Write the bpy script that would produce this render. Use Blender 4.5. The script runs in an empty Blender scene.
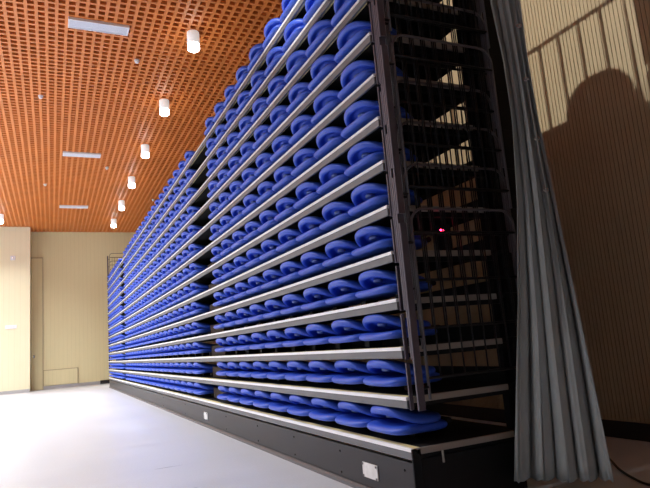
import bpy, bmesh, math
from math import pi, sin, cos, sqrt, atan2, radians
from mathutils import Vector, Matrix

SC = bpy.context.scene
COL = SC.collection

# ------------------------------------------------------------------ materials
def new_mat(name):
    m = bpy.data.materials.new(name); m.use_nodes = True
    nt = m.node_tree
    return m, nt, nt.nodes['Principled BSDF']

def plain(name, rgb, rough=0.5, metal=0.0, var=0.06, scale=9.0, bump=0.0, bscale=120.0):
    m, nt, b = new_mat(name)
    tc = nt.nodes.new('ShaderNodeTexCoord')
    n = nt.nodes.new('ShaderNodeTexNoise'); n.inputs['Scale'].default_value = scale
    nt.links.new(tc.outputs['Object'], n.inputs['Vector'])
    mx = nt.nodes.new('ShaderNodeMix'); mx.data_type = 'RGBA'
    mx.inputs[6].default_value = tuple(max(0, c*(1-var)) for c in rgb)+(1,)
    mx.inputs[7].default_value = tuple(min(1, c*(1+var)) for c in rgb)+(1,)
    nt.links.new(n.outputs['Fac'], mx.inputs[0])
    nt.links.new(mx.outputs[2], b.inputs['Base Color'])
    b.inputs['Roughness'].default_value = rough
    b.inputs['Metallic'].default_value = metal
    if bump:
        n2 = nt.nodes.new('ShaderNodeTexNoise'); n2.inputs['Scale'].default_value = bscale
        nt.links.new(tc.outputs['Object'], n2.inputs['Vector'])
        bp = nt.nodes.new('ShaderNodeBump'); bp.inputs['Strength'].default_value = bump
        bp.inputs['Distance'].default_value = 0.004
        nt.links.new(n2.outputs['Fac'], bp.inputs['Height'])
        nt.links.new(bp.outputs['Normal'], b.inputs['Normal'])
    return m

def emit(name, rgb, strength):
    m, nt, b = new_mat(name)
    b.inputs['Base Color'].default_value = (*rgb, 1)
    b.inputs['Emission Color'].default_value = (*rgb, 1)
    b.inputs['Emission Strength'].default_value = strength
    return m

def veneer(name, c1, c2, axis, pitch, rough=0.35):
    """wood veneer boards: thin darker joints every `pitch` metres along one axis, soft vertical grain"""
    m, nt, b = new_mat(name)
    tc = nt.nodes.new('ShaderNodeTexCoord')
    mp = nt.nodes.new('ShaderNodeMapping')
    sc = [6.0, 6.0, 0.35]
    mp.inputs['Scale'].default_value = sc
    nt.links.new(tc.outputs['Object'], mp.inputs['Vector'])
    n = nt.nodes.new('ShaderNodeTexNoise'); n.inputs['Scale'].default_value = 3.0; n.inputs['Detail'].default_value = 4
    nt.links.new(mp.outputs[0], n.inputs['Vector'])
    mx = nt.nodes.new('ShaderNodeMix'); mx.data_type = 'RGBA'
    mx.inputs[6].default_value = (*c1, 1); mx.inputs[7].default_value = (*c2, 1)
    nt.links.new(n.outputs['Fac'], mx.inputs[0])
    sp = nt.nodes.new('ShaderNodeSeparateXYZ'); nt.links.new(tc.outputs['Object'], sp.inputs[0])
    d = nt.nodes.new('ShaderNodeMath'); d.operation = 'DIVIDE'; d.inputs[1].default_value = pitch
    nt.links.new(sp.outputs[axis], d.inputs[0])
    f = nt.nodes.new('ShaderNodeMath'); f.operation = 'FRACT'; nt.links.new(d.outputs[0], f.inputs[0])
    l = nt.nodes.new('ShaderNodeMath'); l.operation = 'LESS_THAN'; l.inputs[1].default_value = 0.07
    nt.links.new(f.outputs[0], l.inputs[0])
    mx2 = nt.nodes.new('ShaderNodeMix'); mx2.data_type = 'RGBA'
    nt.links.new(l.outputs[0], mx2.inputs[0]); nt.links.new(mx.outputs[2], mx2.inputs[6])
    mx2.inputs[7].default_value = tuple(c*0.94 for c in c1)+(1,)
    nt.links.new(mx2.outputs[2], b.inputs['Base Color'])
    b.inputs['Roughness'].default_value = rough
    return m

def floor_mat():
    m, nt, b = new_mat('pale polished sheet floor')
    tc = nt.nodes.new('ShaderNodeTexCoord')
    mp = nt.nodes.new('ShaderNodeMapping'); mp.inputs['Scale'].default_value = (0.5, 3.5, 1)
    nt.links.new(tc.outputs['Object'], mp.inputs['Vector'])
    n = nt.nodes.new('ShaderNodeTexNoise'); n.inputs['Scale'].default_value = 1.2; n.inputs['Detail'].default_value = 5
    nt.links.new(mp.outputs[0], n.inputs['Vector'])
    n2 = nt.nodes.new('ShaderNodeTexNoise'); n2.inputs['Scale'].default_value = 60; n2.inputs['Detail'].default_value = 3
    nt.links.new(tc.outputs['Object'], n2.inputs['Vector'])
    mx = nt.nodes.new('ShaderNodeMix'); mx.data_type = 'RGBA'
    mx.inputs[6].default_value = (0.57, 0.60, 0.66, 1); mx.inputs[7].default_value = (0.69, 0.72, 0.79, 1)
    nt.links.new(n.outputs['Fac'], mx.inputs[0])
    mx2 = nt.nodes.new('ShaderNodeMix'); mx2.data_type = 'RGBA'; mx2.inputs[0].default_value = 0.12
    nt.links.new(mx.outputs[2], mx2.inputs[6]); nt.links.new(n2.outputs['Fac'], mx2.inputs[7])
    nt.links.new(mx2.outputs[2], b.inputs['Base Color'])
    rr = nt.nodes.new('ShaderNodeMapRange'); rr.inputs[3].default_value = 0.22; rr.inputs[4].default_value = 0.42
    nt.links.new(n.outputs['Fac'], rr.inputs[0]); nt.links.new(rr.outputs[0], b.inputs['Roughness'])
    return m

M = {}
M['blue'] = plain('moulded blue plastic', (0.030, 0.095, 0.60), 0.42, var=0.05, bump=0.05, bscale=300)
M['grip'] = plain('grey blue plastic insert', (0.13, 0.19, 0.42), 0.5)
M['black'] = plain('black painted steel', (0.009, 0.009, 0.010), 0.5)
M['deck'] = plain('black phenolic deck board', (0.012, 0.012, 0.013), 0.9, var=0.2, scale=30)
M['nose'] = plain('white anodised nosing', (0.86, 0.88, 0.92), 0.35)
M['fascia'] = plain('grey powder coated steel', (0.12, 0.122, 0.134), 0.45)
M['tread'] = plain('cream yellow anti slip strip', (0.80, 0.71, 0.36), 0.7, bump=0.2)
M['channel'] = plain('dull aluminium edge channel', (0.30, 0.27, 0.24), 0.45, metal=0.2)
M['base'] = plain('charcoal painted base panel', (0.025, 0.024, 0.028), 0.38, var=0.12, scale=3)
M['lip'] = plain('worn steel kick lip', (0.12, 0.115, 0.12), 0.4, metal=0.2)
M['post'] = plain('plum grey steel post', (0.078, 0.064, 0.086), 0.42)
M['rail'] = plain('black satin guardrail tube', (0.014, 0.012, 0.013), 0.32)
M['loop'] = plain('dark satin loop tube', (0.085, 0.075, 0.085), 0.3)
M['trimwood'] = plain('tan wood edge trim', (0.46, 0.38, 0.22), 0.5)
M['plate'] = plain('brushed bright metal plate', (0.85, 0.85, 0.82), 0.3, metal=0.15, var=0.45, scale=14)
M['step'] = plain('dark brown plywood step', (0.045, 0.028, 0.02), 0.6, var=0.2)
M['white'] = plain('white painted metal', (0.82, 0.82, 0.84), 0.4)
M['housing'] = plain('frosted white lamp housing', (0.85, 0.85, 0.86), 0.5, bump=0.3, bscale=90)
hb = M['housing'].node_tree.nodes['Principled BSDF']
hb.inputs['Emission Color'].default_value = (1, 0.98, 0.96, 1); hb.inputs['Emission Strength'].default_value = 0.35
M['glow'] = emit('lit lamp diffuser', (1.0, 0.97, 0.93), 14.0)
M['vent'] = plain('pale grey vent louvre', (0.72, 0.75, 0.82), 0.5)
M['orange'] = plain('orange wood effect ceiling lattice', (0.70, 0.215, 0.045), 0.5, var=0.12, scale=1.5)
M['void'] = plain('dark ceiling void', (0.02, 0.010, 0.008), 0.9)
M['floor'] = floor_mat()
M['far'] = veneer('cream wood veneer panelling', (0.74, 0.66, 0.38), (0.79, 0.71, 0.43), 0, 0.16)
M['pier'] = veneer('pale cream veneer panelling', (0.78, 0.72, 0.49), (0.82, 0.76, 0.53), 0, 0.20)
M['ribbed'] = plain('yellow brown ribbed timber cladding', (0.46, 0.37, 0.23), 0.5, var=0.08, scale=2)
M['cream'] = plain('pale painted plaster', (0.80, 0.80, 0.82), 0.6)
M['skirt'] = plain('grey metal skirting', (0.50, 0.49, 0.48), 0.3, metal=0.5)
M['darkskirt'] = plain('black skirting board', (0.012, 0.011, 0.011), 0.6)
M['cloth'] = plain('grey green satin curtain cloth', (0.32, 0.35, 0.35), 0.36, var=0.12, scale=4, bump=0.1, bscale=200)
M['chrome'] = plain('bright chrome', (0.75, 0.75, 0.75), 0.2, metal=0.9)
M['rubber'] = plain('black rubber', (0.015, 0.015, 0.015), 0.6)
M['led'] = emit('red led', (1.0, 0.02, 0.08), 18.0)
M['cover'] = plain('dark canvas cover', (0.05, 0.05, 0.055), 0.8)

for q in ('black', 'deck', 'step', 'base', 'rail'):
    M[q].node_tree.nodes['Principled BSDF'].inputs['Specular IOR Level'].default_value = 0.15 if q != 'base' else 0.22
# ------------------------------------------------------------------ mesh builder
class MB:
    def __init__(s): s.v = []; s.f = []; s.smooth = []
    def add(s, vs, fs, sm=False):
        o = len(s.v); s.v += [tuple(p) for p in vs]
        for f in fs: s.f.append(tuple(i+o for i in f)); s.smooth.append(sm)
        return s
    def box(s, x0, x1, y0, y1, z0, z1):
        vs = [(x, y, z) for x in (x0, x1) for y in (y0, y1) for z in (z0, z1)]
        return s.add(vs, [(0,1,3,2),(4,6,7,5),(0,4,5,1),(2,3,7,6),(0,2,6,4),(1,5,7,3)])
    def prism(s, prof, y0, y1):
        """closed profile in (x,z) extruded along y"""
        n = len(prof)
        vs = [(x, y0, z) for x, z in prof]+[(x, y1, z) for x, z in prof]
        fs = [(i, (i+1) % n, n+(i+1) % n, n+i) for i in range(n)]
        return s.add(vs, fs+[tuple(range(n))[::-1], tuple(range(n, 2*n))])
    def tube(s, pts, r, n=8, closed=False):
        pts = [Vector(p) for p in pts]; m = len(pts); rings = []
        up = None
        for i, p in enumerate(pts):
            a = pts[(i-1) % m] if (closed or i > 0) else p
            b = pts[(i+1) % m] if (closed or i < m-1) else p
            t = (b-a).normalized()
            if up is None:
                up = Vector((0, 1, 0)) if abs(t.y) < 0.9 else Vector((1, 0, 0))
            u = (up - t*up.dot(t)).normalized(); w = t.cross(u); up = u
            rings.append([p+u*r*cos(2*pi*k/n)+w*r*sin(2*pi*k/n) for k in range(n)])
        vs = [q for rg in rings for q in rg]; fs = []
        for i in range(m if closed else m-1):
            j = (i+1) % m
            for k in range(n):
                k2 = (k+1) % n
                fs.append((i*n+k, i*n+k2, j*n+k2, j*n+k))
        s.add(vs, fs, True)
        if not closed:
            o = len(s.v)-len(vs)
            s.f.append(tuple(o+k for k in range(n))[::-1]); s.smooth.append(False)
            s.f.append(tuple(o+(m-1)*n+k for k in range(n))); s.smooth.append(False)
        return s
    def lathe(s, prof, c=(0,0,0), n=24):
        vs = []; fs = []
        for r, z in prof:
            for k in range(n): vs.append((c[0]+r*cos(2*pi*k/n), c[1]+r*sin(2*pi*k/n), c[2]+z))
        for i in range(len(prof)-1):
            for k in range(n):
                k2 = (k+1) % n; fs.append((i*n+k, i*n+k2, (i+1)*n+k2, (i+1)*n+k))
        s.add(vs, fs, True)
        o = len(s.v)-len(vs)
        s.f.append(tuple(o+k for k in range(n))[::-1]); s.smooth.append(False)
        s.f.append(tuple(o+(len(prof)-1)*n+k for k in range(n))); s.smooth.append(False)
        return s
    def build(s, name, mat, parent=None, bevel=0.0, seg=2, loc=None):
        me = bpy.data.meshes.new(name); me.from_pydata(s.v, [], s.f)
        me.polygons.foreach_set('use_smooth', s.smooth)
        bm = bmesh.new(); bm.from_mesh(me); bmesh.ops.recalc_face_normals(bm, faces=bm.faces)
        if bevel:
            ed = [e for e in bm.edges if len(e.link_faces) == 2 and e.calc_face_angle(0) > 0.6]
            bmesh.ops.bevel(bm, geom=ed, offset=bevel, segments=seg, affect='EDGES', profile=0.5)
        bm.to_mesh(me); bm.free()
        me.materials.append(M[mat])
        o = bpy.data.objects.new(name, me); COL.objects.link(o)
        if parent: o.parent = parent
        if loc: o.location = loc
        return o

def thing(name, label, cat, loc=(0,0,0), group=None):
    o = bpy.data.objects.new(name, None); COL.objects.link(o)
    o.empty_display_size = 0.1; o.location = loc
    return tag(o, label, cat, group)
def tag(o, label, cat, group=None):
    o['label'] = label; o['category'] = cat
    if group: o['group'] = group
    return o
def struct(o):
    o['kind'] = 'structure'; return o
def copy_tree(o, parent=None):
    c = o.copy(); COL.objects.link(c)
    if parent: c.parent = parent
    for ch in list(o.children): copy_tree(ch, c)
    return c

ORD = ['', 'first','second','third','fourth','fifth','sixth','seventh','eighth','ninth','tenth','eleventh','twelfth',
       'thirteenth','fourteenth','fifteenth','sixteenth','seventeenth','eighteenth','nineteenth']

# ------------------------------------------------------------------ dimensions (metres)
NT = 13; RISE = 0.288; Z1 = 0.3556
Y0, Y1 = 2.983, 22.983
DEP = 0.85
H = 6.6; XR = 2.5; YF = 27.2; XL = -9.0; YN = -5.0
CAM = (-1.8608, 0.0, 1.0)
YAW, PITCH, ROLL, FPX = 0.4452, 0.1656, -0.0820, 582.7554
def zt(k): return Z1+(k-1)*RISE

# ------------------------------------------------------------------ camera
cy, sy, cp, sp = cos(YAW), sin(YAW), cos(PITCH), sin(PITCH)
fw = Vector((sy*cp, cy*cp, sp)); r0 = Vector((cy, -sy, 0)); u0 = Vector((-sy*sp, -cy*sp, cp))
c_, s_ = cos(ROLL), sin(ROLL)
rt = r0*c_+u0*s_; up = -r0*s_+u0*c_
cam = bpy.data.cameras.new('camera'); cam.sensor_width = 36.0; cam.lens = FPX*36/650; cam.clip_start = 0.05
co = bpy.data.objects.new('camera', cam); COL.objects.link(co)
mw = Matrix((rt, up, -fw)).transposed().to_4x4(); mw.translation = Vector(CAM); co.matrix_world = mw
SC.camera = co
def project(p):
    d = Vector(p)-Vector(CAM); z = d.dot(fw)
    if z < 0.05: return None
    return 325+FPX*d.dot(rt)/z, 244-FPX*d.dot(up)/z

# ------------------------------------------------------------------ the room
struct(MB().box(XL, XR+0.1, YN, YF+0.4, -0.1, 0).build('floor', 'floor'))
lat = MB()
P = 0.15; bw = 0.052; bh = 0.12
x = XL
while x < XR:
    lat.box(x, x+bw, YN, YF, H, H+bh); x += P
y = YN
while y < YF:
    lat.box(XL, XR, y, y+bw, H+0.001, H+bh-0.001); y += P
struct(lat.build('ceiling', 'orange'))
struct(MB().box(XL, XR, YN, YF, H+0.45, H+0.5).build('ceiling_void', 'void'))
struct(MB().box(XL, XR, YF, YF+0.2, 0, H+0.45).build('wall_far', 'far'))
struct(MB().box(XL, -2.65, 26.2, YF-0.002, 0, H+0.45).build('wall_left', 'pier'))
struct(MB().box(XL-0.2, XL, YN, YF, 0, H+0.45).build('wall_side', 'cream'))
struct(MB().box(XL, XR, YN-0.2, YN, 0, H+0.45).build('wall_near', 'cream'))
rw = MB().box(XR, XR+0.2, YN, YF, 0, H+0.45)
y = YN+0.01
while y < YF-0.1:
    rw.box(XR-0.008, XR+0.001, y, y+0.0315, 0.14, H+0.44); y += 0.039
struct(rw.build('wall_right', 'ribbed'))
struct(MB().box(XR-0.035, XR-0.013, YN, YF-0.002, 0, 0.14).build('baseboard_right', 'darkskirt', bevel=0.004))
struct(MB().box(-2.18, 0.0, YF-0.025, YF-0.001, 0, 0.13).build('baseboard_far', 'skirt', bevel=0.004))
struct(MB().box(0.0, XR-0.04, YF-0.03, YF-0.001, 0, 0.15).build('baseboard_back', 'darkskirt', bevel=0.004))
struct(MB().box(XL, -2.65, 26.17, 26.199, 0, 0.12).build('baseboard_left', 'skirt', bevel=0.004))
# tall narrow door in the recess beside the pier
d = struct(MB().box(-2.63, -2.215, YF-0.05, YF-0.003, 0.01, 5.45).build('door_1', 'far', bevel=0.006))
MB().box(-2.57, -2.50, YF-0.10, YF-0.05, 1.30, 1.42).build('door_handle', 'chrome', d, bevel=0.01)
struct(MB().box(-2.213, -2.185, YF-0.06, YF-0.002, 0, 5.49).box(-2.648, -2.215, YF-0.06, YF-0.002, 5.455, 5.49).build('trim_1', 'trimwood'))

# access hatch low on the far wall
t = thing('access_hatch', 'low cream access hatch at the foot of the far wall', 'hatch', (-1.53, YF-0.03, 0.13))
MB().box(-0.64, 0.64, -0.012, 0.028, 0.02, 0.62).build('hatch_panel', 'far', t, bevel=0.005)
MB().box(0.642, 0.672, -0.012, 0.028, 0.0, 0.65).box(-0.67, -0.642, -0.012, 0.028, 0, 0.65).box(-0.64, 0.64, -0.012, 0.028, 0.622, 0.65).build('hatch_frame', 'trimwood', t)
# wall box and switch on the pier
t = thing('wall_sensor', 'small white square sensor box high on the left pier', 'sensor', (-3.27, 26.2, 5.32))
MB().box(-0.09, 0.09, -0.05, 0, -0.09, 0.09).build('sensor_body', 'white', t, bevel=0.012)
MB().lathe([(0.03, 0), (0.03, 0.012), (0.02, 0.02)]).build('sensor_lens', 'chrome', t).matrix_local = Matrix.Translation((0, -0.05, 0)) @ Matrix.Rotation(pi/2, 4, 'X')
t = thing('switch_panel', 'wide white switch panel at hand height on the left pier', 'switch', (-3.32, 26.2, 2.57))
MB().box(-0.2, 0.2, -0.03, 0, -0.07, 0.07).build('face_plate', 'white', t, bevel=0.008)
for i in range(3):
    MB().box(-0.15+i*0.105, -0.06+i*0.105, -0.042, -0.028, -0.045, 0.045).build('rocker', 'vent', t, bevel=0.005)

# ------------------------------------------------------------------ ceiling lamps
LH = 0.34
def make_lamp():
    t = thing('ceiling_lamp', '', 'lamp')
    MB().lathe([(0.06, 0.03), (0.06, 0.0), (0.105, 0.0), (0.108, -0.02), (0.108, -LH+0.12), (0.100, -LH+0.115)]).build('housing', 'housing', t)
    MB().lathe([(0.099, -LH+0.118), (0.104, -LH+0.10), (0.104, -LH+0.02), (0.085, -LH)]).build('diffuser', 'glow', t)
    return t
def light_at(x, y, e, spread=120, col=(0.97, 0.985, 1.0), size=0.2):
    l = bpy.data.lights.new('lamp_light', 'AREA'); l.shape = 'DISK'; l.size = size; l.energy = e; l.color = col
    l.spread = radians(spread)
    o = bpy.data.objects.new('lamp_light', l); COL.objects.link(o); o.location = (x, y, H-LH-0.012)
    o['label'] = 'light of a ceiling lamp'
    return o
E_MAIN = 120; E_SPOT = 1350
proto = make_lamp(); first = True
def lamp(x, y, label, e, spread, group, size=0.2):
    global first
    t = proto if first else copy_tree(proto)
    first = False
    t.location = (x, y, H); t['label'] = label; t['group'] = group
    light_at(x, y, e, spread, size=size)
GA = 'ceiling lamps in the row beside the seating stand'
where = ['largest and nearest cylinder ceiling lamp of the row beside the stand',
         'second nearest cylinder ceiling lamp of the row beside the stand',
         'third nearest cylinder ceiling lamp of the row beside the stand',
         'third farthest cylinder ceiling lamp of the row beside the stand',
         'second farthest cylinder ceiling lamp of the row beside the stand',
         'farthest cylinder ceiling lamp of the row, above the stand end']
for i in range(6):
    lamp(0.43, 9.53+3.0*i, where[i], E_MAIN*0.06, 34, GA)
GB = 'ceiling lamps in the row over the open floor'
GRAD = [0.40, 0.50, 0.75, 1.0, 1.15, 1.3, 1.3, 0.55]
for i in range(8):
    lab = 'white cylinder ceiling lamp at the left edge, above the pier wall' if i == 7 else \
        'white cylinder ceiling lamp over the open floor, %s from the near wall' % ORD[i+1]
    lamp(-3.57, 3.0+3.0*i, lab, E_MAIN*GRAD[i], (110 if i < 2 else 125), GB)
GC = 'ceiling lamps along the left side of the hall'
for i in range(8):
    lamp(-7.57, 3.0+3.0*i, 'white cylinder ceiling lamp along the left wall, %s from the near wall' % ORD[i+1], E_MAIN*GRAD[i]*(0.5 if i < 2 else 1), 150, GC)
# added spotlight out of view, throwing light and shadows onto the right wall
sp_p = Vector((-4.3, 3.31, 6.42)); sp_t = Vector((XR, 4.3, 3.9)); sdir = (sp_t-sp_p).normalized()
t = thing('shadow_spotlight', 'added black spotlight out of view left of the camera, lighting the right wall', 'spotlight', sp_p)
sq = sdir.to_track_quat('-Z', 'Y')
hs = MB().lathe([(0.04, 0.20), (0.075, 0.17), (0.085, 0.02), (0.10, 0.0), (0.10, -0.03)]).build('lamp_body', 'black', t); hs.rotation_euler = sq.to_euler()
MB().lathe([(0.08, -0.032), (0.082, -0.036), (0.04, -0.042)]).build('lens', 'glow', hs)
MB().box(-0.012, 0.012, -0.14, -0.12, -0.03, 0.15).box(-0.012, 0.012, 0.12, 0.14, -0.03, 0.15).box(-0.012, 0.012, -0.14, 0.14, 0.15, 0.165).box(-0.015, 0.015, -0.015, 0.015, 0.165, 0.18).build('yoke', 'black', t)
sl = bpy.data.lights.new('spotlight_beam', 'SPOT'); sl.energy = E_SPOT; sl.spot_size = radians(31); sl.spot_blend = 0.35; sl.shadow_soft_size = 0.03
sl.color = (1.0, 0.97, 0.90)
so = bpy.data.objects.new('spotlight_beam', sl); COL.objects.link(so); so.location = sp_p+sdir*0.08; so.rotation_euler = sq.to_euler()

# air vents, detectors, dome camera
def make_vent():
    t = thing('air_vent', '', 'vent')
    f = MB()
    f.box(-0.48, 0.48, -0.14, -0.115, -0.03, 0.02).box(-0.48, 0.48, 0.115, 0.14, -0.03, 0.02)
    f.box(-0.48, -0.455, -0.115, 0.115, -0.03, 0.02).box(0.455, 0.48, -0.115, 0.115, -0.03, 0.02)
    f.build('vent_frame', 'white', t, bevel=0.004)
    l = MB()
    for i in range(9): l.box(-0.454, 0.454, -0.112+i*0.0250, -0.090+i*0.0250, -0.022, -0.008)
    l.build('louvre', 'vent', t)
    MB().box(-0.454, 0.454, -0.114, 0.114, 0.0, 0.012).build('backing_plate', 'vent', t)
    return t
v = make_vent()
for i, (x, y, lab) in enumerate(((-1.12, 9.74, 'large pale rectangular air vent nearest the camera in the orange ceiling'),
                                 (-1.10, 16.55, 'middle pale air vent in the orange lattice ceiling'),
                                 (-1.12, 22.49, 'farthest and smallest pale air vent in the orange lattice ceiling'))):
    o = v if i == 0 else copy_tree(v)
    o.location = (x, y, H-0.02); o['label'] = lab; o['group'] = 'air vents in the ceiling'
def make_detector():
    t = thing('smoke_detector', '', 'detector')
    MB().lathe([(0.05, 0.01), (0.05, -0.02), (0.045, -0.03)]).build('mounting_base', 'white', t)
    MB().lathe([(0.036, -0.028), (0.036, -0.055), (0.02, -0.065)]).build('sensing_head', 'white', t)
    return t
v = make_detector()
for i, (x, y, lab) in enumerate(((-2.06, 12.9, 'small white smoke detector left of the lamps, between first and second vents'),
                                 (-0.37, 10.8, 'small white smoke detector just right of the nearest vent'),
                                 (-0.37, 17.65, 'small white smoke detector right of the middle vent'),
                                 (-2.04, 19.7, 'small white smoke detector left of the farthest vent'),
                                 (1.49, 21.2, 'small white smoke detector close above the top seating tier'))):
    o = v if i == 0 else copy_tree(v)
    o.location = (x, y, H); o['label'] = lab; o['group'] = 'smoke detectors in the ceiling'
t = thing('dome_camera', 'dark dome camera on the ceiling near the far wall above the stand', 'camera', (1.72, 26.3, H))
MB().lathe([(0.16, 0.0), (0.16, -0.10), (0.15, -0.12)]).build('mount', 'white', t)
MB().lathe([(0.14, -0.118), (0.13, -0.18), (0.09, -0.23), (0.03, -0.25)]).build('dome', 'black', t)

# ------------------------------------------------------------------ folded seat (local: x from front to back, y across, z up from deck)
def sup(th, e=2.5):
    c, s = cos(th), sin(th)
    return (abs(c)**(2/e))*(1 if c >= 0 else -1), (abs(s)**(2/e))*(1 if s >= 0 else -1)
def pad(rs_bot, rs_top, zb, zt_, a, b, cx, e, n):
    """closed pillow: rings from the middle underneath out round the rim and back to the middle on top"""
    vs = []; fs = []
    rings = [(r, 0) for r in rs_bot]+[(r, 1) for r in rs_top]
    for r, side in rings:
        for k in range(n):
            c, s = sup(2*pi*k/n, e)
            x = cx+a*r*c; y = b*r*s
            vs.append((x, y, zt_(x, y, r) if side else zb(x, y, r)))
    m = len(rings)
    for i in range(m-1):
        for k in range(n):
            k2 = (k+1) % n; fs.append((i*n+k, i*n+k2, (i+1)*n+k2, (i+1)*n+k))
    fs.append(tuple(range(n))[::-1]); fs.append(tuple((m-1)*n+k for k in range(n)))
    return MB().add(vs, fs, True)
SW = 0.239; SA = 0.205
def smooth01(t): t = max(0, min(1, t)); return t*t*(3-2*t)
def back_mid(x, y):
    f = 1-smooth01((x-0.03)/0.37)
    return 0.120+0.070*f*(1-min(1, abs(y/SW)**3))
def rimz(r):   # half thickness of a rounded rim
    t = max(0.0, (r-0.86)/0.14)
    return sqrt(max(0.0, 1-t*t))
def back_top(x, y, r):
    return back_mid(x, y)+0.027*rimz(r)-0.006*(1-smooth01(r/0.8))
def back_bot(x, y, r):
    # rim, groove inside it, then an inner pad that bulges down
    g = 0.026*math.exp(-((r-0.70)/0.09)**2)
    g2 = 0.014*math.exp(-((r-0.38)/0.07)**2)
    return back_mid(x, y)-0.027*rimz(r)+g+g2-0.004*(1-r)
def seat_top(x, y, r):
    return 0.079+0.026*rimz(r)-0.014*(1-smooth01(r/0.85))-0.012*(1-smooth01((x)/0.12))*(1-(y/SW)**2)
def seat_bot(x, y, r):
    return 0.079-0.026*rimz(r)-0.004*(1-smooth01((x)/0.12))*(1-(y/SW)**2)
RB = [0.08, 0.22, 0.32, 0.38, 0.45, 0.55, 0.63, 0.70, 0.77, 0.84, 0.90, 0.95, 0.985]
RT = [1.0, 0.985, 0.95, 0.90, 0.84, 0.7, 0.5, 0.25, 0.06]
def make_seat(n=40, parts=True):
    bk = pad(RB, RT, back_bot, back_top, SA, SW, SA, 2.25, n)
    st = pad([0.1, 0.5, 0.8, 0.88, 0.94, 0.985], [1.0, 0.985, 0.94, 0.88, 0.8, 0.6, 0.35, 0.1], seat_bot, seat_top, SA, SW, SA, 4.4, n)
    return st, bk
FX = -0.008   # set back from the nosing
def seat_proto():
    t = thing('folding_seat', '', 'seat')
    st, bk = make_seat()
    st.build('seat_shell', 'blue', t)
    b = bk.build('backrest', 'blue', t)
    g = MB().lathe([(0.024, 0.0), (0.028, -0.006), (0.026, -0.018), (0.016, -0.022)], n=16)
    zz = back_bot(0.10, 0, 0.5)
    gg = g.build('hand_grip', 'grip', b); gg.location = (0.10, 0, zz+0.002); gg.scale = (1, 1.5, 1); gg.rotation_euler = (0, 0.12, 0)
    MB().box(0.24, 0.35, -0.04, 0.04, 0.0, 0.060).build('mounting_bracket', 'black', t, bevel=0.006)
    MB().tube([(0.40, -0.2, 0.100), (0.40, 0.2, 0.100)], 0.018).build('hinge_bar', 'black', t)
    return t

SP = 0.4875
blocks = [('near', 0.10, 9, 'railing end'), ('middle', 10-9.5*SP, 19, 'near aisle'), ('far', 19.9-9*SP, 9, 'far aisle')]
cands = []
for bname, off, n, ref in blocks:
    for k in range(1, NT+1):
        for i in range(n):
            yc = Y0+off+(i+0.5)*SP
            pr = [project((FX+dx, yc+dy, zt(k)+dz)) for dx in (0, .2) for dy in (-.24, .24) for dz in (0.05, 0.2)]
            xs = [p[0] for p in pr]; ys = [p[1] for p in pr]
            vis = max(xs) > 0 and min(xs) < 650 and max(ys) > 0 and min(ys) < 488
            # clipped area as size
            w = min(650, max(xs))-max(0, min(xs)); h = min(488, max(ys))-max(0, min(ys))
            if bname == 'near' and k == NT and i == 0: continue
            cands.append(((w*h if vis else -1), bname, k, i, ref, yc))
cands.sort(key=lambda c: -c[0])
ind = [c for c in cands if c[0] > 4][:300]; rest = [c for c in cands if c not in ind]
sproto = seat_proto(); used = False
for _, bname, k, i, ref, yc in ind:
    o = copy_tree(sproto) if used else sproto
    used = True
    o.location = (FX, yc, zt(k))
    if bname == 'near' and i == 0:
        lab = 'folded blue seat right beside the railing, %s tier from the bottom' % ORD[k]
    else:
        lab = 'folded blue seat, %s block, %s tier from bottom, %s from the %s' % (bname, ORD[k], ORD[i+1], ref)
    o['label'] = lab; o['group'] = 'folded seats in the %s block' % bname
# raised pose added to the unseen top end seat, casting the arch shadow
lo_s, lo_b = make_seat(n=40)
hr = thing('folding_seat', 'unseen blue end seat of top tier, backrest half raised to shape a wall shadow', 'seat', (FX, Y0+0.10+0.5*SP, zt(NT)), 'half raised seats on the top tier')
lo_s.build('seat_shell', 'blue', hr)
hb2 = lo_b.build('backrest', 'blue', hr)
hb2.matrix_local = Matrix.Translation((0.40, 0, 0.055)) @ Matrix.Rotation(radians(50), 4, 'Y') @ Matrix.Translation((-0.40, 0, -0.10))
MB().box(0.24, 0.35, -0.04, 0.04, 0.0, 0.060).build('mounting_bracket', 'black', hr, bevel=0.006)
# the many small seats far down the stand
lo_s, lo_b = make_seat(n=16)
far = MB()
for _, bname, k, i, ref, yc in rest:
    for q in (lo_s, lo_b):
        far.add([(x+FX, y+yc, z+zt(k)) for x, y, z in q.v], q.f, True)
    far.box(FX+0.24, FX+0.35, yc-0.04, yc+0.04, zt(k), zt(k)+0.060)
o = far.build('folding_seats', 'blue'); o['kind'] = 'stuff'
tag(o, 'blue folded seats filling the remaining distant part of the stand', 'seats')

# ------------------------------------------------------------------ seating tiers
def make_tier(dep=DEP):
    t = thing('seating_tier', '', 'tier')
    L0, L1 = 0.0, Y1-Y0
    MB().box(0.0625, dep, L0+0.01, L1-0.01, -0.03, -0.001).build('deck_board', 'deck', t)
    MB().prism([(0.0, -0.020), (0.0, -0.005), (0.004, 0.0), (0.020, 0.0), (0.020, -0.020)], L0, L1).build('nosing', 'nose', t)
    MB().box(0.0205, 0.062, L0, L1, -0.03, 0.001).build('tread_strip', 'tread', t)
    MB().box(0.004, 0.022, L0, L1, -0.066, -0.0205).build('fascia', 'fascia', t, bevel=0.003)
    MB().box(0.03, min(0.76, dep), L0-0.012, L0+0.009, -0.036, 0.0).build('edge_channel', 'channel', t, bevel=0.003)
    MB().box(0.03, min(0.76, dep), L1-0.009, L1+0.012, -0.036, 0.0).build('edge_channel', 'channel', t, bevel=0.003)
    MB().box(0.045, dep-0.02, L0+0.02, L0+0.06, -0.064, -0.031).build('cross_beam', 'black', t)
    return t
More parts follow.
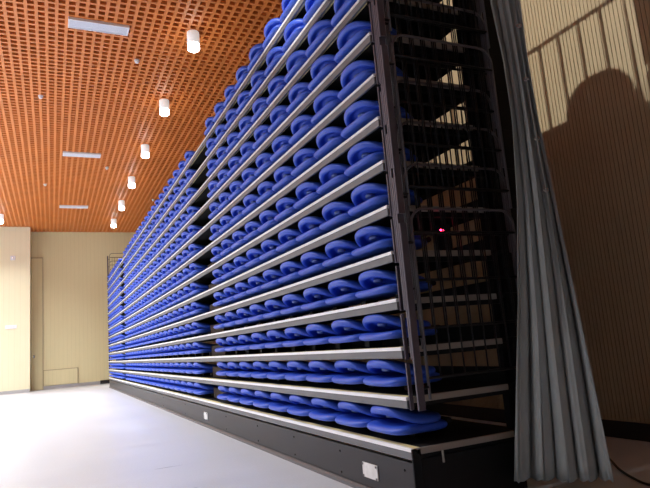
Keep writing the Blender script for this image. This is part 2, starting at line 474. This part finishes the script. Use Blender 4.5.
def add_supports(t, drop, dep=DEP):
    for yy in (0.05, 4.50, 5.31, 14.64, 15.455, 19.9):
        MB().box(dep-0.05, dep-0.003, yy, yy+0.05, -drop, -0.031).build('support_leg', 'black', t)
    for yy in (-0.016, 20.002):
        MB().box(0.016, 0.042, yy, yy+0.014, -0.075, 0.195).build('end_plate', 'post', t, bevel=0.004)
    MB().box(dep-0.002, dep+0.008, 0.115, 19.885, -0.025, 0.10).build('shade_board', 'black', t)  # added black board, keeps the gaps under the seats dark
    if dep == DEP:
        for yy in (0.01, 19.89):
            MB().box(dep+0.009, 1.20, yy, yy+0.10, -drop+0.002, 0).build('shade_column', 'black', t)  # added black column, masks the lit wall between railing and curtain
GT = 'stacked tiers of the seating stand'
TOPDEP = 0.46
tier = make_tier(); add_supports(tier, RISE)
for k in range(2, NT+1):
    if k == 2: o = tier
    elif k < NT: o = copy_tree(tier)
    else: o = make_tier(TOPDEP); add_supports(o, RISE, TOPDEP)
    o.location = (0, Y0, zt(k))
    extra = ' topmost of all' if k == NT else ''
    o['label'] = '%s long black tier from floor, white nosing and grey fascia%s' % (ORD[k], extra)
    o['group'] = GT
# the lowest tier carries the base panel
o = make_tier(); o.location = (0, Y0, Z1); o['group'] = GT
o['label'] = 'lowest tier with charcoal base panel standing on the floor, yellow edged nosing'
bp = MB().box(0.024, 0.05, 0.005, 19.995, 0.035-Z1, 0.268-Z1).build('base_panel', 'base', o, bevel=0.006)
MB().prism([(0.004, -Z1+0.001), (0.004, 0.022-Z1), (0.022, 0.034-Z1), (0.05, 0.034-Z1), (0.05, -Z1+0.001)], 0, 20).build('kick_lip', 'lip', bp)
for yy in (0.455, 5.03):
    pl = MB().box(0.0155, 0.0245, yy, yy+0.2, 0.098-Z1, 0.192-Z1).build('cover_plate', 'plate', bp, bevel=0.003)
    for a in (0.012, 0.188):
        for zz in (0.108, 0.182):
            MB().box(0.010, 0.0165, yy+a-0.006, yy+a+0.006, zz-0.006-Z1, zz+0.006-Z1).build('screw', 'lip', pl)
    pl['label'] = 'bright metal cover plate'
for yy in (0.13, 1.0, 1.9, 2.9, 4.1, 6.5, 8.5):
    for zz in (0.07, 0.215):
        MB().lathe([(0.008, 0), (0.008, 0.005), (0.004, 0.007)], n=8).build('bolt', 'black', bp).matrix_local = Matrix.Translation((0.0245, yy, zz-Z1)) @ Matrix.Rotation(-pi/2, 4, 'Y')
hk = [(0.02, 0.14+0.05*j/8, 0.062+0.03*sin(pi*j/8)-Z1) for j in range(9)]
MB().tube(hk, 0.006).build('cable_loop', 'chrome', bp)
for yy in (0.012, 19.96):
    MB().box(0.06, 0.83, yy, yy+0.03, 0.001-Z1, -0.067).build('end_panel', 'black', o)
MB().tube([(0.2, -0.022, -0.10), (0.2, -0.022, -0.035)], 0.007).build('pin', 'channel', o)
MB().box(-0.001, 0.06, -0.012, 0.004, 0.001-Z1, -0.004).build('corner_cap', 'black', o, bevel=0.004)
for yy in (4.75, 5.2, 14.75, 15.2):
    MB().box(0.79, 0.84, yy, yy+0.05, 0.001-Z1, -0.031).build('support_leg', 'black', o)

# aisle half steps
st = MB().box(0.15, 0.36, -0.36, 0.36, 0.0, 0.14).build('aisle_step', 'step', bevel=0.006)
GS = 'dark half steps in the two aisles'
firsts = True
for nm, yc in (('near', Y0+4.93), ('far', Y0+15.07)):
    for k in range(1, NT+1):
        o = st if firsts else st.copy()
        if not firsts: COL.objects.link(o)
        firsts = False
        o.location = (0.03, yc, zt(k))
        tag(o, 'dark brown half step in the %s aisle on the %s tier from the bottom' % (nm, ORD[k]), 'step', GS)

# ------------------------------------------------------------------ guardrails (local origin on the tier edge)
def rounded_loop(x0, x1, z0, z1, r, n=6):
    pts = [(x0, 0, z0)]
    for j in range(n+1):
        a = pi-(pi/2)*j/n; pts.append((x0+r+r*cos(a), 0, z1-r+r*sin(a)))
    for j in range(n+1):
        a = pi/2-(pi/2)*j/n; pts.append((x1-r+r*cos(a), 0, z1-r+r*sin(a)))
    pts.append((x1, 0, z0))
    return pts
def make_guard():
    t = thing('guardrail', '', 'railing')
    MB().box(0.024, 0.072, -0.0085, 0.0085, -0.075, 1.02).build('front_post', 'post', t, bevel=0.004)
    MB().tube(rounded_loop(0.112, 0.915, -0.02, 1.115, 0.10), 0.009).build('loop_frame', 'loop', t)
    MB().tube([(0.112, 0, 0.965), (0.915, 0, 0.965)], 0.009).build('mid_rail', 'rail', t)
    MB().tube([(0.112, 0, 0.10), (0.915, 0, 0.10)], 0.009).build('bottom_rail', 'rail', t)
    for zz in (0.05, 0.9):
        MB().tube([(0.071, 0, zz), (0.112, 0, zz)], 0.009).build('fixing', 'rail', t)
    for i in range(8):
        xx = 0.112+0.803*(i+1)/9
        MB().tube([(xx, 0, 0.10), (xx, 0, 0.965)], 0.005, 6).build('baluster', 'rail', t)
    return t
g = make_guard(); fg = True
for nm, yb, sgn in (('near', Y0-0.026, -1), ('far', Y1+0.026, 1)):
    for k in range(2, NT+1):
        o = g if fg else copy_tree(g)
        fg = False
        lay = (k-2) % 4
        o.location = (0.0, yb+sgn*(0.019*(3-lay)), zt(k))
        o['label'] = 'black barred guardrail at the %s end of the %s tier from the bottom' % (nm, ORD[k])
        o['group'] = 'guardrails at the %s end of the stand' % nm
# rail added out of view on the top tier, its bars shadowing the wall
def make_shadow_rail():
    t = thing('shadow_rail', '', 'railing')
    MB().tube([(0, 0.02, 0.0), (0, 0.02, 0.70), (0, 1.98, 0.70), (0, 1.98, 0.0)], 0.016).build('frame', 'rail', t)
    MB().tube([(0, 0.02, 0.10), (0, 1.98, 0.10)], 0.011).build('bottom_rail', 'rail', t)
    for i in range(11):
        yy = 0.02+1.96*(i+1)/12
        MB().tube([(0, yy, 0.10), (0, yy, 0.70)], 0.011, 6).build('baluster', 'rail', t)
    return t
r = make_shadow_rail()
for i in range(3):
    o = r if i == 0 else copy_tree(r)
    o.location = (TOPDEP-0.02, Y0+0.05+2.0*i, zt(NT))
    o['label'] = 'black barred rail along the back of the top tier, %s from near end' % ORD[i+1]
    o['group'] = 'added shadow rails on the top tier'

# control box with a red light inside the stand
t = thing('control_box', 'black control box with a glowing red light behind the railing', 'control box', (0.44, Y0+0.08, zt(5)))
MB().box(0, 0.09, 0, 0.08, 0.0, 0.19).build('box_body', 'black', t, bevel=0.008)
MB().box(0.0, 0.030, -0.006, 0.002, 0.140, 0.154).build('indicator_light', 'led', t)

# ------------------------------------------------------------------ curtain hanging behind the near end
Q = Vector((0.90, 2.72, 0)); dr = Vector((0.70, -0.714, 0)); nr = Vector((0.714, 0.70, 0))
def on_plane(px, py):
    d = fw+rt*((px-325)/FPX)-up*((py-244)/FPX)
    tt = (Q-Vector(CAM)).dot(nr)/d.dot(nr)
    return Vector(CAM)+d*tt
edge = []
for l, r_ in (((486, -60), (512, -60)), ((490, 0), (520, 0)), ((503, 60), (528, 60)), ((512, 120), (538, 120)), ((517, 200), (555, 200)),
              ((518, 300), (576, 300)), ((516, 400), (597, 400)), ((514, 477), (613, 479))):
    a, b = on_plane(*l), on_plane(*r_)
    edge.append((0.5*(a.z+b.z), (a-Q).dot(dr), (b-Q).dot(dr)))
edge[-1] = (0.08, edge[-1][1], edge[-1][2])
edge.insert(0, (H-0.35, edge[0][1]-0.02, edge[0][2]-0.02))
def ext(z):
    for (za, a0, a1), (zb, b0, b1) in zip(edge, edge[1:]):
        if z >= zb:
            f = (za-z)/(za-zb); f = max(0, min(1, f))
            return a0+(b0-a0)*f, a1+(b1-a1)*f
    return edge[-1][1:]
NS, NZ = 150, 70
cb = MB(); vs = []; fs = []
for thick in (0, 1):
    for j in range(NZ+1):
        z = 0.08+(H-0.43)*(1-j/NZ)
        a, b = ext(z); w = b-a
        fade = smooth01((4.6-z)/3.4)
        for i in range(NS+1):
            s = i/NS
            ph = 2*pi*(3.3*s+1.0*s*s+0.16*sin(z*0.9+3*s)+0.05*sin(2.3*z+9*s))
            flat = 1-0.85*(1-fade)*smooth01((s-0.22)/0.2)
            wv = sin(ph)+0.40*sin(2*ph+0.9*z+2*s)+0.30*sin(0.43*ph+1.0+z*0.5)+0.10*sin(5.1*ph+1.5*z)*fade
            dep = -(0.016+0.034*fade)*(wv+0.3)*flat
            lat = a+w*s+0.012*sin(2*ph)*fade*min(1, 8*s, 8*(1-s))
            edge_lift = 0.012*sin(2*ph)*(1 if j == NZ else 0)
            p = Q+dr*lat+nr*(dep+thick*0.004)
            vs.append((p.x, p.y, z+max(0, edge_lift)))
n1 = (NS+1)*(NZ+1)
def vi(t_, j, i): return t_*n1+j*(NS+1)+i
for j in range(NZ):
    for i in range(NS):
        fs.append((vi(0,j,i), vi(0,j,i+1), vi(0,j+1,i+1), vi(0,j+1,i)))
        fs.append((vi(1,j,i), vi(1,j+1,i), vi(1,j+1,i+1), vi(1,j,i+1)))
    for i in (0, NS): fs.append((vi(0,j,i), vi(0,j+1,i), vi(1,j+1,i), vi(1,j,i)))
for i in range(NS):
    for j in (0, NZ): fs.append((vi(0,j,i), vi(0,j,i+1), vi(1,j,i+1), vi(1,j,i)))
ct = thing('curtain', 'long grey satin curtain hanging in folds beside the railing end', 'curtain', (Q.x, Q.y, 0))
cb.add([(x-Q.x, y-Q.y, z) for x, y, z in vs], fs, True).build('drape', 'cloth', ct)
for px, py in ((519, 28), (526, 81), (537, 140), (546, 191)):
    p = on_plane(px, py)-Q-nr*0.03; p.z = on_plane(px, py).z
    MB().tube([tuple(p+dr*(0.016*cos(2*pi*j/12))+Vector((0, 0, 0.010*sin(2*pi*j/12)))) for j in range(12)], 0.004, 6, closed=True).build('hook', 'chrome', ct)
t = thing('curtain_track', 'white curtain track under the ceiling above the grey curtain', 'curtain track', (Q.x, Q.y, H-0.35))
tb = MB()
for sgn in (-0.45, 0.45):
    p = dr*sgn; tb.tube([(p.x, p.y, 0.02), (p.x, p.y, 0.35)], 0.008)
tb.build('hanger', 'white', t)
MB().tube([tuple(dr*-0.6+Vector((0, 0, 0.014))), tuple(dr*0.6+Vector((0, 0, 0.014)))], 0.014).build('track', 'white', t)

# cable on the floor by the right wall
ck = [(2.25, 3.72), (1.88, 3.30), (1.70, 3.085), (1.545, 2.90), (1.425, 2.715), (1.35, 2.55), (1.36, 2.35), (1.50, 2.1)]
cbp = []
for a in range(1, len(ck)-2):
    for q in range(6):
        f = q/6; P4 = ck[a-1:a+3]
        cbp.append(tuple(0.5*(2*P4[1][c]+(P4[2][c]-P4[0][c])*f+(2*P4[0][c]-5*P4[1][c]+4*P4[2][c]-P4[3][c])*f*f+(3*P4[1][c]-P4[0][c]-3*P4[2][c]+P4[3][c])*f**3) for c in (0, 1))+(0.009,))
o = MB().tube(cbp, 0.008, 8).build('floor_cable', 'rubber')
tag(o, 'black cable lying on the dark floor beside the grey curtain', 'cable')

# ------------------------------------------------------------------ render look
w = bpy.data.worlds.new('world'); SC.world = w; w.use_nodes = True
w.node_tree.nodes['Background'].inputs[0].default_value = (0.5, 0.5, 0.55, 1)
w.node_tree.nodes['Background'].inputs[1].default_value = 0.05
SC.view_settings.view_transform = 'Standard'; SC.view_settings.look = 'None'
SC.view_settings.exposure = 0.25; SC.view_settings.gamma = 1.0
SC.view_settings.use_curve_mapping = False
